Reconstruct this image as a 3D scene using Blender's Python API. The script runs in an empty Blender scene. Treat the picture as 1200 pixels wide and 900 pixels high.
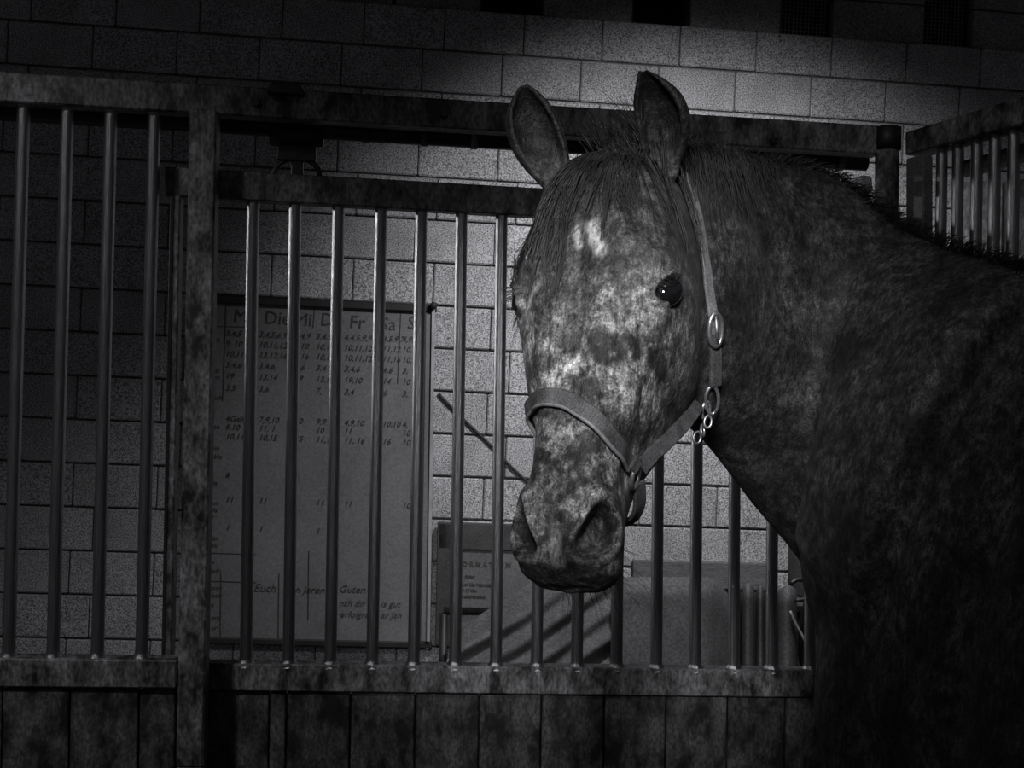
import bpy, bmesh, math, random
import numpy as np
from mathutils import Vector, Matrix
from mathutils.bvhtree import BVHTree
DEBUG = False; random.seed(7); RNG = np.random.default_rng(7)
S = bpy.context.scene; COL = S.collection
# ------------------------------------------------------------------ camera
F = 1400.0; ROLL = 0.015; CZ = 1.55
cr, sr = math.cos(ROLL), math.sin(ROLL)
cam = bpy.data.cameras.new('camera'); cam.sensor_width = 36.0; cam.lens = F/1200*36.0; cam.clip_start = .02
camo = bpy.data.objects.new('camera', cam); COL.objects.link(camo)
camo.matrix_world = Matrix(((cr, -sr, 0, 0), (0, 0, -1, 0), (sr, cr, 0, CZ), (0, 0, 0, 1)))
S.camera = camo
# ------------------------------------------------------------------ world, lights, exposure
vs = S.view_settings; vs.view_transform = 'Standard'; vs.look = 'None'; vs.gamma = 1.0; vs.use_curve_mapping = False
vs.exposure = 0.0
w = bpy.data.worlds.new('night_barn'); S.world = w; w.use_nodes = True
w.node_tree.nodes['Background'].inputs[0].default_value = (.95, .95, 1, 1)
w.node_tree.nodes['Background'].inputs[1].default_value = .042
def spot(name, loc, target, watts, angle, blend, radius, col=(1, 1, 1)):
    l = bpy.data.lights.new(name, 'SPOT'); l.energy = watts; l.spot_size = math.radians(angle); l.spot_blend = blend
    l.shadow_soft_size = radius; l.color = col
    o = bpy.data.objects.new(name, l); COL.objects.link(o); o.location = loc
    o.rotation_euler = (Vector(target)-Vector(loc)).to_track_quat('-Z', 'Y').to_euler(); return o
KEY = spot('stall_spotlight', (-.10, -.15, 2.30), (.11, 1.62, 1.64), 260, 25.5, 1.0, .20)
AISLE = spot('aisle_spotlight', (.62, 2.95, 2.75), (.64, 4.4, 1.38), 172, 103, 1.0, .10)
RIM = spot('aisle_lamp', (-2.9, 3.55, 2.4), (.75, 2.70, 1.4), 200, 23, 1.0, .05)
TOP = spot('plank_fill_light', (-1.5, .6, 3.2), (-1.1, 2.5, .7), 88, 62, 1.0, .12)  # added fill for the left planks and bars, no real fixture
BACK = spot('corner_fill_light', (.05, .7, 3.1), (.85, 2.2, 1.6), 19, 72, 1.0, .12)  # added fill for the header end, corner post and shoulder
# ------------------------------------------------------------------ helpers
PSI = math.radians(5.5); T = math.tan(PSI)
NV = Vector((-math.sin(PSI), math.cos(PSI), 0))
def at(px, py, Y0, t=T):
    a = (px-600)/F; b = (450-py)/F
    qx = a*cr-b*sr; qz = a*sr+b*cr
    Y = Y0/(1-qx*t)
    return Vector((qx*Y, Y, CZ+qz*Y))
def ray(px, py):
    a = (px-600)/F; b = (450-py)/F
    return Vector((a*cr-b*sr, 1, a*sr+b*cr)).normalized()
def proj(p):
    X, Y, Z = p[0], p[1], p[2]-CZ
    return (600+F*(X*cr+Z*sr)/Y, 450-F*(-X*sr+Z*cr)/Y)
PD = 2.60      # depth of the stall front at the picture's middle
DD = 2.68      # the sliding door hangs just behind it
WD = 4.40      # block wall across the aisle
def tag(o, label=None, cat=None, group=None, kind=None):
    if label: o['label'] = label
    if cat: o['category'] = cat
    if group: o['group'] = group
    if kind: o['kind'] = kind
    return o
def empty(name, loc, label=None, cat=None, group=None, kind=None):
    o = bpy.data.objects.new(name, None); COL.objects.link(o); o.location = loc; o.empty_display_size = .1
    bpy.context.view_layer.update()
    return tag(o, label, cat, group, kind)
def link(name, me, mat=None, parent=None):
    o = bpy.data.objects.new(name, me); COL.objects.link(o)
    if mat and not me.materials: me.materials.append(mat)
    if parent:
        o.parent = parent; o.matrix_parent_inverse = Matrix.Translation(parent.location).inverted()
    return o
def mesh(name, vs_, fs, smooth=False):
    me = bpy.data.meshes.new(name); me.from_pydata([tuple(v) for v in vs_], [], fs); me.update()
    if smooth: me.polygons.foreach_set('use_smooth', [True]*len(me.polygons))
    return me
def bm_mesh(name, bm, smooth=False):
    bmesh.ops.recalc_face_normals(bm, faces=bm.faces[:])
    me = bpy.data.meshes.new(name); bm.to_mesh(me); bm.free()
    if smooth: me.polygons.foreach_set('use_smooth', [True]*len(me.polygons))
    return me
def hexa(name, front, back, mat, parent=None, bev=.003, seg=1):
    """box from four front and four back corners"""
    bm = bmesh.new(); v = [bm.verts.new(p) for p in list(front)+list(back)]
    for f in ((0,1,2,3),(7,6,5,4),(0,4,5,1),(1,5,6,2),(2,6,7,3),(3,7,4,0)): bm.faces.new([v[i] for i in f])
    if bev: bmesh.ops.bevel(bm, geom=bm.edges[:], offset=bev, segments=seg, affect='EDGES', profile=.5)
    return link(name, bm_mesh(name, bm), mat, parent)
def slab(name, px4, Y0, th, mat, parent=None, bev=.003, t=T, nv=None):
    """plate whose front face has the four given picture corners on the plane at depth Y0"""
    f = [at(x, y, Y0, t) for x, y in px4]; n = NV if nv is None else nv
    return hexa(name, f, [p+n*th for p in f], mat, parent, bev)
def tube(name, pts, radii, mat, parent=None, n=10, caps=True, smooth=True):
    pts = [Vector(p) for p in pts]
    if not hasattr(radii, '__len__'): radii = [radii]*len(pts)
    V = []; Fs = []; ref = None
    for i, p in enumerate(pts):
        tg = (pts[min(i+1, len(pts)-1)]-pts[max(i-1, 0)]).normalized()
        if ref is None: ref = tg.orthogonal().normalized()
        ref = (ref-tg*ref.dot(tg)).normalized(); b = tg.cross(ref)
        for k in range(n):
            a = 2*math.pi*k/n; V.append(p+(ref*math.cos(a)+b*math.sin(a))*radii[i])
    for i in range(len(pts)-1):
        for k in range(n): Fs.append((i*n+k, i*n+(k+1)%n, (i+1)*n+(k+1)%n, (i+1)*n+k))
    if caps: Fs.append(tuple(range(n))[::-1]); Fs.append(tuple((len(pts)-1)*n+k for k in range(n)))
    return link(name, mesh(name, V, Fs, smooth), mat, parent)
def spline(pts, m):
    """Catmull-Rom through points (array k x d) with m samples per span"""
    P = np.asarray(pts, float); k = len(P); out = []
    for i in range(k-1):
        p0 = P[i-1] if i else 2*P[0]-P[1]; p1 = P[i]; p2 = P[i+1]; p3 = P[i+2] if i+2 < k else 2*P[-1]-P[-2]
        for j in range(m):
            u = j/m
            out.append(.5*(2*p1+(p2-p0)*u+(2*p0-5*p1+4*p2-p3)*u*u+(3*p1-p0-3*p2+p3)*u**3))
    out.append(P[-1]); return np.array(out)
# ------------------------------------------------------------------ materials
def mat(name, c0, c1, scale=8, detail=6, rough=(.6, .8), metal=0, bump=.3, bscale=60, bdist=.002, stretch=(1, 1, 1), lo=.35, hi=.65,
        speck=0, sscale=170, spec=.5, distort=0):
    m = bpy.data.materials.new(name); m.use_nodes = True; nt = m.node_tree; N = nt.nodes; L = nt.links
    b = N['Principled BSDF']; tc = N.new('ShaderNodeTexCoord'); mp = N.new('ShaderNodeMapping'); mp.inputs['Scale'].default_value = stretch
    L.new(tc.outputs['Object'], mp.inputs[0])
    oi = N.new('ShaderNodeObjectInfo'); ad = N.new('ShaderNodeVectorMath'); ad.operation = 'ADD'
    ml = N.new('ShaderNodeVectorMath'); ml.operation = 'SCALE'; ml.inputs[0].default_value = (37, 19, 53); L.new(oi.outputs['Random'], ml.inputs['Scale'])
    L.new(mp.outputs[0], ad.inputs[0]); L.new(ml.outputs[0], ad.inputs[1])
    n1 = N.new('ShaderNodeTexNoise'); n1.inputs['Scale'].default_value = scale; n1.inputs['Detail'].default_value = detail; n1.inputs['Roughness'].default_value = .65
    n1.inputs['Distortion'].default_value = distort
    L.new(ad.outputs[0], n1.inputs[0])
    r = N.new('ShaderNodeMapRange'); r.inputs[1].default_value = lo; r.inputs[2].default_value = hi; L.new(n1.outputs[0], r.inputs[0])
    mx = N.new('ShaderNodeMix'); mx.data_type = 'RGBA'
    mx.inputs[6].default_value = (*c0, 1); mx.inputs[7].default_value = (*c1, 1); L.new(r.outputs[0], mx.inputs[0])
    out = mx.outputs[2]
    if speck:
        n3 = N.new('ShaderNodeTexNoise'); n3.inputs['Scale'].default_value = sscale; n3.inputs['Detail'].default_value = 2; L.new(ad.outputs[0], n3.inputs[0])
        r3 = N.new('ShaderNodeMapRange'); r3.inputs[1].default_value = .32; r3.inputs[2].default_value = .68
        r3.inputs[3].default_value = 1-speck; r3.inputs[4].default_value = 1+speck; L.new(n3.outputs[0], r3.inputs[0])
        sc = N.new('ShaderNodeVectorMath'); sc.operation = 'SCALE'; L.new(out, sc.inputs[0]); L.new(r3.outputs[0], sc.inputs['Scale']); out = sc.outputs[0]
    L.new(out, b.inputs['Base Color'])
    rr = N.new('ShaderNodeMapRange'); rr.inputs[1].default_value = .3; rr.inputs[2].default_value = .7
    rr.inputs[3].default_value = rough[0]; rr.inputs[4].default_value = rough[1]; L.new(n1.outputs[0], rr.inputs[0]); L.new(rr.outputs[0], b.inputs['Roughness'])
    b.inputs['Metallic'].default_value = metal; b.inputs['Specular IOR Level'].default_value = spec
    if bump:
        n2 = N.new('ShaderNodeTexNoise'); n2.inputs['Scale'].default_value = bscale; n2.inputs['Detail'].default_value = 4; L.new(ad.outputs[0], n2.inputs[0])
        bp = N.new('ShaderNodeBump'); bp.inputs['Strength'].default_value = bump; bp.inputs['Distance'].default_value = bdist
        L.new(n2.outputs[0], bp.inputs['Height']); L.new(bp.outputs[0], b.inputs['Normal'])
    return m
g = lambda v, t=1.04: (v, v*.985, v*t)
M = dict(
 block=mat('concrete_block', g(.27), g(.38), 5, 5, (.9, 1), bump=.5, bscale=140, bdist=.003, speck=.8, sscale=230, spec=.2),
 block_shaded=mat('shaded_block_masonry', g(.20), g(.28), 5, 5, (.9, 1), bump=.5, bscale=140, bdist=.003, speck=.5, sscale=150, spec=.2),  # block colour with the set-back wall's shade put in
 mortar=mat('mortar', g(.07), g(.13), 9, 5, (.9, 1), bump=.4, speck=.3),
 rail=mat('stained_steel', g(.012), g(.24), 24, 10, (.5, .8), .3, bump=.6, bscale=60, bdist=.003, stretch=(1, 1, .5), lo=.38, hi=.66, speck=.5, sscale=160),
 strip=mat('galvanised_strip', g(.22), g(.34), 6, 5, (.5, .7), .3, bump=.2, speck=.3),
 bar=mat('worn_steel_bar', g(.05), g(.36), 45, 5, (.2, .42), .95, bump=.25, bscale=90, stretch=(1, 1, .3), lo=.3, hi=.62),
 track=mat('black_track_pipe', g(.02), g(.05), 12, 5, (.4, .6), .6, bump=.2),
 plank=mat('weathered_plank', g(.004), g(.095), 15, 12, (.6, .85), bump=.8, bscale=40, bdist=.004, stretch=(1.3, 1.3, .7), lo=.40, hi=.64, speck=.55, sscale=150),
 void=mat('vent_darkness', g(.002), g(.003), 5, 2, (.9, 1), bump=0),  # near-black colour stands in for the darkness inside the vents
 dark=mat('dark_paint', g(.012), g(.02), 10, 4, (.5, .7), bump=.1),
 black=mat('black_leather', g(.008), g(.015), 20, 4, (.45, .6), bump=.3),
 board=mat('white_board', g(.15), g(.20), 2.2, 4, (.25, .4), bump=0, speck=.18, sscale=120),
 alu=mat('aluminium_edge', g(.40), g(.5), 8, 3, (.35, .5), .6, bump=.1),
 ink=mat('marker_ink', g(.03), g(.045), 8, 2, (.6, .7), bump=0),
 paper=mat('grey_notice_paper', g(.09), g(.12), 6, 4, (.7, .8), bump=.1, speck=.25),
 header=mat('dark_notice_frame', g(.03), g(.05), 8, 4, (.6, .7), bump=.2, speck=.4),
 rug=mat('grey_horse_rug', g(.08), g(.12), 6, 5, (.85, .95), bump=.5, bscale=180, speck=.3, sscale=120, spec=.2),
 rug2=mat('pale_horse_rug', g(.085), g(.13), 6, 5, (.85, .95), bump=.5, bscale=180, speck=.3, sscale=120, spec=.2),
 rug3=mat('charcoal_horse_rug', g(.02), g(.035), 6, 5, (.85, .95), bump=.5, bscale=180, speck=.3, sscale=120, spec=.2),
 wood=mat('dusty_shelf_wood', g(.08), g(.13), 7, 6, (.7, .9), bump=.3, stretch=(.4, 1, 2), speck=.35),
 straw=mat('straw_floor', g(.08), g(.22), 26, 8, (.8, .95), bump=.8, bscale=60, bdist=.01),
 roof=mat('dark_roof_boards', g(.02), g(.035), 4, 4, (.8, .9), bump=.2),
 mesh_=mat('wire_mesh', g(.16), g(.22), 20, 3, (.5, .6), .4, bump=0),
 rope=mat('braided_rope', g(.10), g(.25), 60, 3, (.8, .9), bump=.4),
 strap_pale=mat('halter_crown_webbing', g(.10), g(.17), 30, 5, (.5, .7), bump=.6, bscale=420, bdist=.001, speck=.3, sscale=420),
 strap=mat('halter_webbing', g(.03), g(.085), 30, 6, (.55, .75), bump=.8, bscale=420, bdist=.0015, speck=.4, sscale=420),
 strap_edge=mat('halter_edge_binding', g(.12), g(.22), 40, 4, (.4, .55), bump=.3, bscale=400, bdist=.001),
 buckle=mat('halter_metal', g(.30), g(.55), 60, 4, (.25, .45), .85, bump=.2, bscale=200, bdist=.0008),
 hair=mat('black_mane_hair', g(.008), g(.028), 30, 4, (.38, .55), bump=0),
 whisker=mat('pale_whisker', g(.05), g(.12), 30, 2, (.4, .5), bump=0),
 hoof=mat('dark_hoof', g(.03), g(.06), 12, 4, (.4, .6), bump=.2),
)
# ------------------------------------------------------------------ setting: floor, ceiling, walls
def plane_struct(name, pts, m):
    o = link(name, mesh(name, pts, [tuple(range(len(pts)))]), m); tag(o, kind='structure'); return o
fl = hexa('floor', [(-3, -1.2, 0), (3.2, -1.2, 0), (3.2, 5.2, 0), (-3, 5.2, 0)], [(-3, -1.2, -.1), (3.2, -1.2, -.1), (3.2, 5.2, -.1), (-3, 5.2, -.1)], M['straw'], None, 0)
tag(fl, 'straw strewn stable floor under the horse', 'floor', kind='structure')
ce = hexa('ceiling', [(-3, -1.2, 3.6), (3.2, -1.2, 3.6), (3.2, 5.2, 3.6), (-3, 5.2, 3.6)], [(-3, -1.2, 3.7), (3.2, -1.2, 3.7), (3.2, 5.2, 3.7), (-3, 5.2, 3.7)], M['roof'], None, 0)
tag(ce, 'dark roof boards over the stable', 'ceiling', kind='structure')
# block wall across the aisle
pA = at(0, 22, WD); pB = at(1200, 107, WD)
EX = (pB-pA).normalized(); NW = NV.copy(); UP = EX.cross(NW).normalized()
O = at(600, 64, WD)                         # foot of the uppermost full course
CH = 49.7*O.y/F; BW = .293
def wp(u, v, n=0): return O+EX*u+UP*v+NW*n
wall = hexa('wall_back', [wp(-2.7, CH, .016), wp(2.9, CH, .016), wp(2.9, -2.4, .016), wp(-2.7, -2.4, .016)],
            [wp(-2.7, CH, .24), wp(2.9, CH, .24), wp(2.9, -2.4, .24), wp(-2.7, -2.4, .24)], M['mortar'], None, 0)
tag(wall, 'grey concrete block wall across the aisle behind the bars', 'wall', kind='structure')
def brick_mesh(w_, h_, d_):
    bm = bmesh.new(); bmesh.ops.create_cube(bm, size=1)
    bmesh.ops.scale(bm, vec=(w_, d_, h_), verts=bm.verts[:]); bmesh.ops.bevel(bm, geom=bm.edges[:], offset=.0045, segments=1, affect='EDGES')
    me = bm_mesh('brick', bm); return me
bme = brick_mesh(BW-.0035, CH-.007, .06); bme.materials.append(M['block'])
RM = Matrix((EX, NW, UP)).transposed().to_4x4()
def brick(u, v, n, me=bme):
    o = bpy.data.objects.new('brick', me); COL.objects.link(o)
    o.matrix_world = Matrix.Translation(wp(u, v, n+.03+random.uniform(-.0025, .0025))) @ RM @ Matrix.Rotation(random.uniform(-.004, .004), 4, 'Y')
    o.parent = wall; return o
u0 = (at(614, 45, WD)-O).dot(EX); u1 = (at(588, 90, WD)-O).dot(EX)
for row in range(-15, 1):
    base = u0 if row % 2 == 0 else u1
    for k in range(-7, 9):
        u = base+(k+.5)*BW
        if -2.45 < u < 2.5: brick(u, (row+.5)*CH, 0)
# upper wall, set back, with vent openings
def upx(x, y): return (at(x, y, WD)-O).dot(EX)
vents = [(565, 637), (745, 812), (921, 981), (1091, 1146)]
upper = empty('wall_upper', wp(0, CH, .1), 'dark set back masonry above the block wall between the vents', 'wall', kind='structure')
edges = [-2.7]+[upx(v, 20) for p in vents for v in p]+[2.9]
for i in range(0, len(edges), 2):
    a, b_ = edges[i], edges[i+1]; n = max(1, round((b_-a)/.33)); 
    for r in range(2):
        for k in range(n):
            x0 = a+(b_-a)*k/n; x1 = a+(b_-a)*(k+1)/n
            f = [wp(x0+.004, CH*(2.05+r)-.006, .05), wp(x1-.004, CH*(2.05+r)-.006, .05), wp(x1-.004, CH*(1.02+r)+.004, .05), wp(x0+.004, CH*(1.02+r)+.004, .05)]
            hexa('masonry_block', f, [p+NW*.14 for p in f], M['block_shaded'], upper, .005)
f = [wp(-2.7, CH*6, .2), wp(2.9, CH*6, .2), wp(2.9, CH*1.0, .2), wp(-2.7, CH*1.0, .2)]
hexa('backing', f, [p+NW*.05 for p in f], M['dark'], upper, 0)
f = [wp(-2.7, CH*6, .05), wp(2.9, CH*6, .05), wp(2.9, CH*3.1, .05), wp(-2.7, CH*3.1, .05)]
hexa('lintel', f, [p+NW*.14 for p in f], M['block_shaded'], upper, 0)
vl = ['black vent opening above the wall left of the ears', 'black vent opening above the wall right of the ears', 'dark wire mesh vent above the horse neck', 'wire mesh vent nearest the picture right corner']
for i, (a, b_) in enumerate(vents):
    ua, ub = upx(a, 20), upx(b_, 20)
    ve = empty('vent_grille', wp((ua+ub)/2, CH, .08), vl[i], 'vent', 'vents along the wall top')
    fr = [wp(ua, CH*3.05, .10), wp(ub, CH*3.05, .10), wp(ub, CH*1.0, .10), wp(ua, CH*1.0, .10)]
    hexa('darkness_plate', [p+NW*.08 for p in fr], [p+NW*.095 for p in fr], M['void'], ve, 0)  # added plate, coloured as the unlit depth of the vent
    for s_, (x0, x1) in enumerate(((ua, ua+.008), (ub-.008, ub))):
        q = [wp(x0, CH*3.05, .085), wp(x1, CH*3.05, .085), wp(x1, CH, .085), wp(x0, CH, .085)]
        hexa('frame_side', q, [p+NW*.02 for p in q], M['dark'], ve, .001)
    if i >= 2:
        bm = bmesh.new(); wv = .0016
        def quad(x0, x1, z0, z1, n0):
            c = [bm.verts.new(wp(x, z, n)) for n in (n0, n0+.003) for x, z in ((x0, z1), (x1, z1), (x1, z0), (x0, z0))]
            for fc in ((0,1,2,3),(7,6,5,4),(0,4,5,1),(1,5,6,2),(2,6,7,3),(3,7,4,0)): bm.faces.new([c[j] for j in fc])
        x = ua+.012
        while x < ub-.01: quad(x-wv, x+wv, CH, CH*3, .09); x += .0155
        z = CH+.008
        while z < CH*3: quad(ua+.006, ub-.006, z-wv, z+wv, .094); z += .0155
        link('wire_mesh', bm_mesh('wire_mesh', bm), M['mesh_'], ve)
# ------------------------------------------------------------------ stall front
front = empty('stall_front', at(120, 900, PD), 'fixed barred stall front with rusty rails, jamb post and plank base at left', 'stall partition')
hd = empty('header_beam', at(500, 130, PD), 'long stained steel header beam running above the stall bars', 'beam')
slab('beam_web', [(-140, 75), (1032, 147), (1032, 181), (-140, 110)], PD, .05, M['rail'], hd)
slab('bracket_plate', [(318, 96), (352, 99), (358, 111), (312, 108)], PD-.026, .05, M['track'], hd, .002)
for (x, y) in ((300, 121), (520, 134), (905, 165)):
    p = at(x, y, PD); tube('bolt_head', [p-NV*.010, p+NV*.01], .008, M['track'], hd, 6, smooth=False)
trk = empty('door_track', at(500, 170, PD), 'black round pipe track under the header beam', 'track')
tube('pipe', [at(-140, 122, PD+.10), at(1015, 190, PD+.10)], .021, M['track'], trk, 16)
for x in (430, 498, 556, 610, 985):
    y = 155+(x-430)*.058; p = at(x, y, PD+.1); e = (at(1015, 190, PD+.1)-at(-140, 122, PD+.1)).normalized()
    tube('pipe_clamp', [p-e*.008, p+e*.008], .0245, M['rail'], trk, 14)
# jamb post in front of the door
slab('jamb_post', [(222, 126), (254, 128), (238, 900), (206, 900)], PD-.01, .06, M['rail'], front, .004)
f = [at(206, 900, PD-.01), at(238, 900, PD-.01)]
hexa('jamb_foot', [f[0], f[1], Vector((f[1].x, f[1].y, 0)), Vector((f[0].x, f[0].y, 0))], [p+NV*.06 for p in (f[0], f[1], Vector((f[1].x, f[1].y, 0)), Vector((f[0].x, f[0].y, 0)))], M['rail'], front, .004)
slab('bottom_rail', [(-140, 771), (207, 774), (206, 807), (-140, 804)], PD, .055, M['rail'], front)
barme = None
def bar(p_top, p_bot, parent, r=.0125, name='bar'):
    """steel tube with a weld collar at its foot; copies share one mesh"""
    global barme
    if barme is None:
        prof = [(0, 1.75), (.006, 1.55), (.014, 1.08), (.02, 1), (.985, 1), (.993, 1.12), (1, 1.3)]; n = 14; V = []; Fs = []
        for z, k in prof:
            for i in range(n): a = 2*math.pi*i/n; V.append((k*math.cos(a), k*math.sin(a), z))
        for j in range(len(prof)-1):
            for i in range(n): Fs.append((j*n+i, j*n+(i+1) % n, (j+1)*n+(i+1) % n, (j+1)*n+i))
        barme = mesh('bar', V, Fs, True); barme.materials.append(M['bar'])
    o = bpy.data.objects.new(name, barme); COL.objects.link(o); d = p_top-p_bot
    o.matrix_world = Matrix.Translation(p_bot) @ d.to_track_quat('Z', 'Y').to_matrix().to_4x4() @ Matrix.Diagonal((r, r, d.length, 1))
    o.parent = parent; o.matrix_parent_inverse = Matrix.Translation(parent.location).inverted(); return o
for xt, xb, yt in ((-75, -96, 113), (-24, -43, 117), (28, 10, 120), (79, 62, 124), (130, 114, 127), (181, 166, 130)):
    bar(at(xt, yt, PD+.03), at(xb, 774, PD+.03), front, .0135)
def plank_row(xs, ytop, Y0, parent, th=.03):
    tl = at(xs[0]+2, ytop(xs[0])+2, Y0+th+.004); tr = at(xs[-1]-2, ytop(xs[-1])+2, Y0+th+.004)
    fr = [tl, tr, Vector((tr.x, tr.y, .03)), Vector((tl.x, tl.y, .03))]; hexa('light_stop_board', fr, [p+NV*.01 for p in fr], M['dark'], parent, 0)  # added board, stops light showing through the plank gaps
    for a, b_ in zip(xs[:-1], xs[1:]):
        tl = at(a+1.0, ytop(a), Y0); tr = at(b_-1.0, ytop(b_), Y0); j = random.uniform(-.003, .003)
        fr = [tl+NV*j, tr+NV*j, Vector((tr.x, tr.y, .03))+NV*j, Vector((tl.x, tl.y, .03))+NV*j]
        hexa('plank', fr, [p+NV*th for p in fr], M['plank'], parent, .0025)
plank_row([-156, -77, 3, 82, 163, 206], lambda x: 807+x*.005, PD+.015, front)
# ------------------------------------------------------------------ sliding door behind the jamb
door = empty('sliding_stall_door', at(600, 900, DD), 'barred sliding stall door with plank base behind the horse head', 'stall door')
slab('top_rail', [(192, 195), (1030, 243), (1030, 276), (192, 229)], DD, .045, M['rail'], door)
slab('bottom_rail', [(192, 777), (968, 786), (968, 818), (192, 809)], DD, .045, M['rail'], door)
slab('stile', [(204, 195), (212, 195), (201, 772), (192, 772)], DD, .045, M['rail'], door)
slab('stile_edge', [(200, 197), (205, 197), (194, 772), (189, 772)], DD+.004, .04, M['strip'], door, .001)
slab('stile', [(1000, 270), (1030, 272), (1028, 790), (998, 788)], DD, .045, M['rail'], door)
xt = [297, 346, 397, 447, 494, 541, 588, 635, 682, 728, 774, 819, 863, 907, 951]
xb = [288, 338, 387, 436, 484.5, 533, 581, 629, 676, 722.5, 769, 814.5, 859.5, 904, 949]
for a, b_ in zip(xt, xb):
    bar(at(a, 228+(a-260)*.057, DD+.022), at(b_, 780+(b_-260)*.0105, DD+.022), door, .0136)
plank_row([192, 240, 316, 336, 411, 487, 562, 635, 709, 781, 853, 921, 968], lambda x: 809+(x-192)*.0115, DD+.012, door)
hg = empty('door_hanger', at(348, 190, DD), 'black roller hanger bracket holding the sliding door on its track', 'hanger')
p = at(348, 163, PD+.10); e = (at(1015, 190, PD+.1)-at(-140, 122, PD+.1)).normalized()
tube('roller_sleeve', [p-e*.058+Vector((0, 0, .008)), p+e*.058+Vector((0, 0, .008))], .027, M['track'], hg, 16)
slab('hanger_plate', [(326, 168), (370, 170), (370, 189), (324, 187)], PD+.09, .03, M['track'], hg, .002)
slab('hanger_neck', [(341, 185), (355, 186), (355, 212), (341, 211)], PD+.095, .02, M['track'], hg, .002)
arc = [at(348-27*math.cos(a), 207-22*math.sin(a), PD+.1) for a in np.linspace(0, math.pi, 15)]
tube('hanger_arch', arc, .006, M['track'], hg, 8)
# ------------------------------------------------------------------ corner post and side partition
side = empty('side_partition', at(1045, 880, PD), 'barred side partition with sloping top rail at the right corner', 'stall partition')
tp = at(1040, 150, PD+.01); bt = Vector((tp.x+.01, tp.y, 0))
cp = empty('corner_post', bt, 'round steel corner post under the header beam end right of the neck', 'post')
tube('post_tube', [tp-Vector((0, 0, .045)), bt], .0265, M['rail'], cp, 20)
tube('post_cap', [tp+Vector((0, 0, .004)), tp, tp-Vector((0, 0, .05)), tp-Vector((0, 0, .052))], [.02, .031, .031, .027], M['track'], cp, 20)
slab('latch_lug', [(1008, 205), (1022, 206), (1024, 224), (1010, 223)], PD-.03, .03, M['strip'], cp, .004)
A = math.radians(26); SD = Vector((math.sin(A), -math.cos(A), 0)); SN = Vector((math.cos(A), math.sin(A), 0))
def sat(px, py):
    """point on the side partition's plane seen at a picture position"""
    d = ray(px, py); c = Vector((0, 0, CZ)); p0 = Vector((tp.x+.03, tp.y, 0)); k = (p0-c).dot(SN)/d.dot(SN); return c+d*k
def sslab(name, q, th, m, bev=.003):
    fr = [sat(*x) for x in q]; return hexa(name, fr, [p+SN*th for p in fr], m, side, bev)
sslab('top_rail', [(1060, 155), (1330, 73), (1330, 109), (1060, 182)], .06, M['rail'])
q = [sat(1062, 190), sat(1330, 120)]
zb = 1.05
sslab('edge_board', [(1061, 186), (1082, 181), (1082, 520), (1061, 520)], .03, M['wood'])
for x in (1092, 1111, 1133, 1154, 1176, 1199, 1224, 1251, 1280, 1312):
    y = 184-(x-1060)*.275; p = sat(x, y-6); p.z += .01; bar(p+SN*.03, Vector((p.x, p.y, zb))+SN*.03, side, .0125)
e0 = sat(1086, 192)+SN*.12; e1 = sat(1330, 120)+SN*.12
tube('back_pipe', [e0, e1], .02, M['track'], side, 12)
a0, a1 = sat(1062, 400), sat(1330, 400)
fr = [Vector((a0.x, a0.y, zb+.03)), Vector((a1.x, a1.y, zb+.03)), Vector((a1.x, a1.y, zb-.03)), Vector((a0.x, a0.y, zb-.03))]
hexa('bottom_rail', fr, [p+SN*.05 for p in fr], M['rail'], side)
n = 9
for k in range(n):
    b0 = a0.lerp(a1, k/n); b1 = a0.lerp(a1, (k+1)/n-.006)
    fr = [Vector((b0.x, b0.y, zb-.03)), Vector((b1.x, b1.y, zb-.03)), Vector((b1.x, b1.y, .03)), Vector((b0.x, b0.y, .03))]
    fr = [p+SN*.015 for p in fr]; hexa('plank', fr, [p+SN*.03 for p in fr], M['plank'], side)
# far boards of the neighbouring box seen through the side bars
nb = empty('neighbour_boarding', (2.0, 3.0, 0), 'vertical dark boards seen through the side partition bars at right', 'boarding')
for k in range(12):
    b0 = Vector((1.32+.12*k, 3.55-.05*k, .02)); b1 = b0+Vector((.112, -.046, 0))
    fr = [b0+Vector((0, 0, 2.15)), b1+Vector((0, 0, 2.15)), b1, b0]; hexa('board', fr, [p+Vector((0, .03, 0)) for p in fr], M['plank'], nb, .003)
# ------------------------------------------------------------------ things on the block wall
AD = WD-.04
wb = empty('whiteboard', at(370, 752, AD), 'large weekly whiteboard covered in handwriting behind the door bars', 'whiteboard')
slab('writing_surface', [(236, 352), (500, 363), (494, 753), (224, 748)], AD, .02, M['board'], wb, .002)
slab('frame_top', [(232, 345), (512, 357), (512, 366), (232, 354)], AD-.018, .04, M['dark'], wb, .003)
slab('frame_bottom', [(224, 747), (506, 753), (506, 760), (224, 754)], AD-.012, .03, M['dark'], wb, .003)
slab('frame_right', [(499, 362), (506, 362), (500, 752), (493, 752)], AD-.012, .03, M['board'], wb, .002)
slab('frame_edge', [(506, 362), (510, 362), (504, 752), (500, 752)], AD-.022, .04, M['alu'], wb, .001)
slab('frame_left', [(228, 352), (237, 352), (226, 750), (217, 750)], AD-.012, .03, M['alu'], wb, .002)
p = at(508, 358, AD-.03); tube('corner_cap', [p-NV*.01, p+NV*.03], .013, M['dark'], wb, 12)
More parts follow.
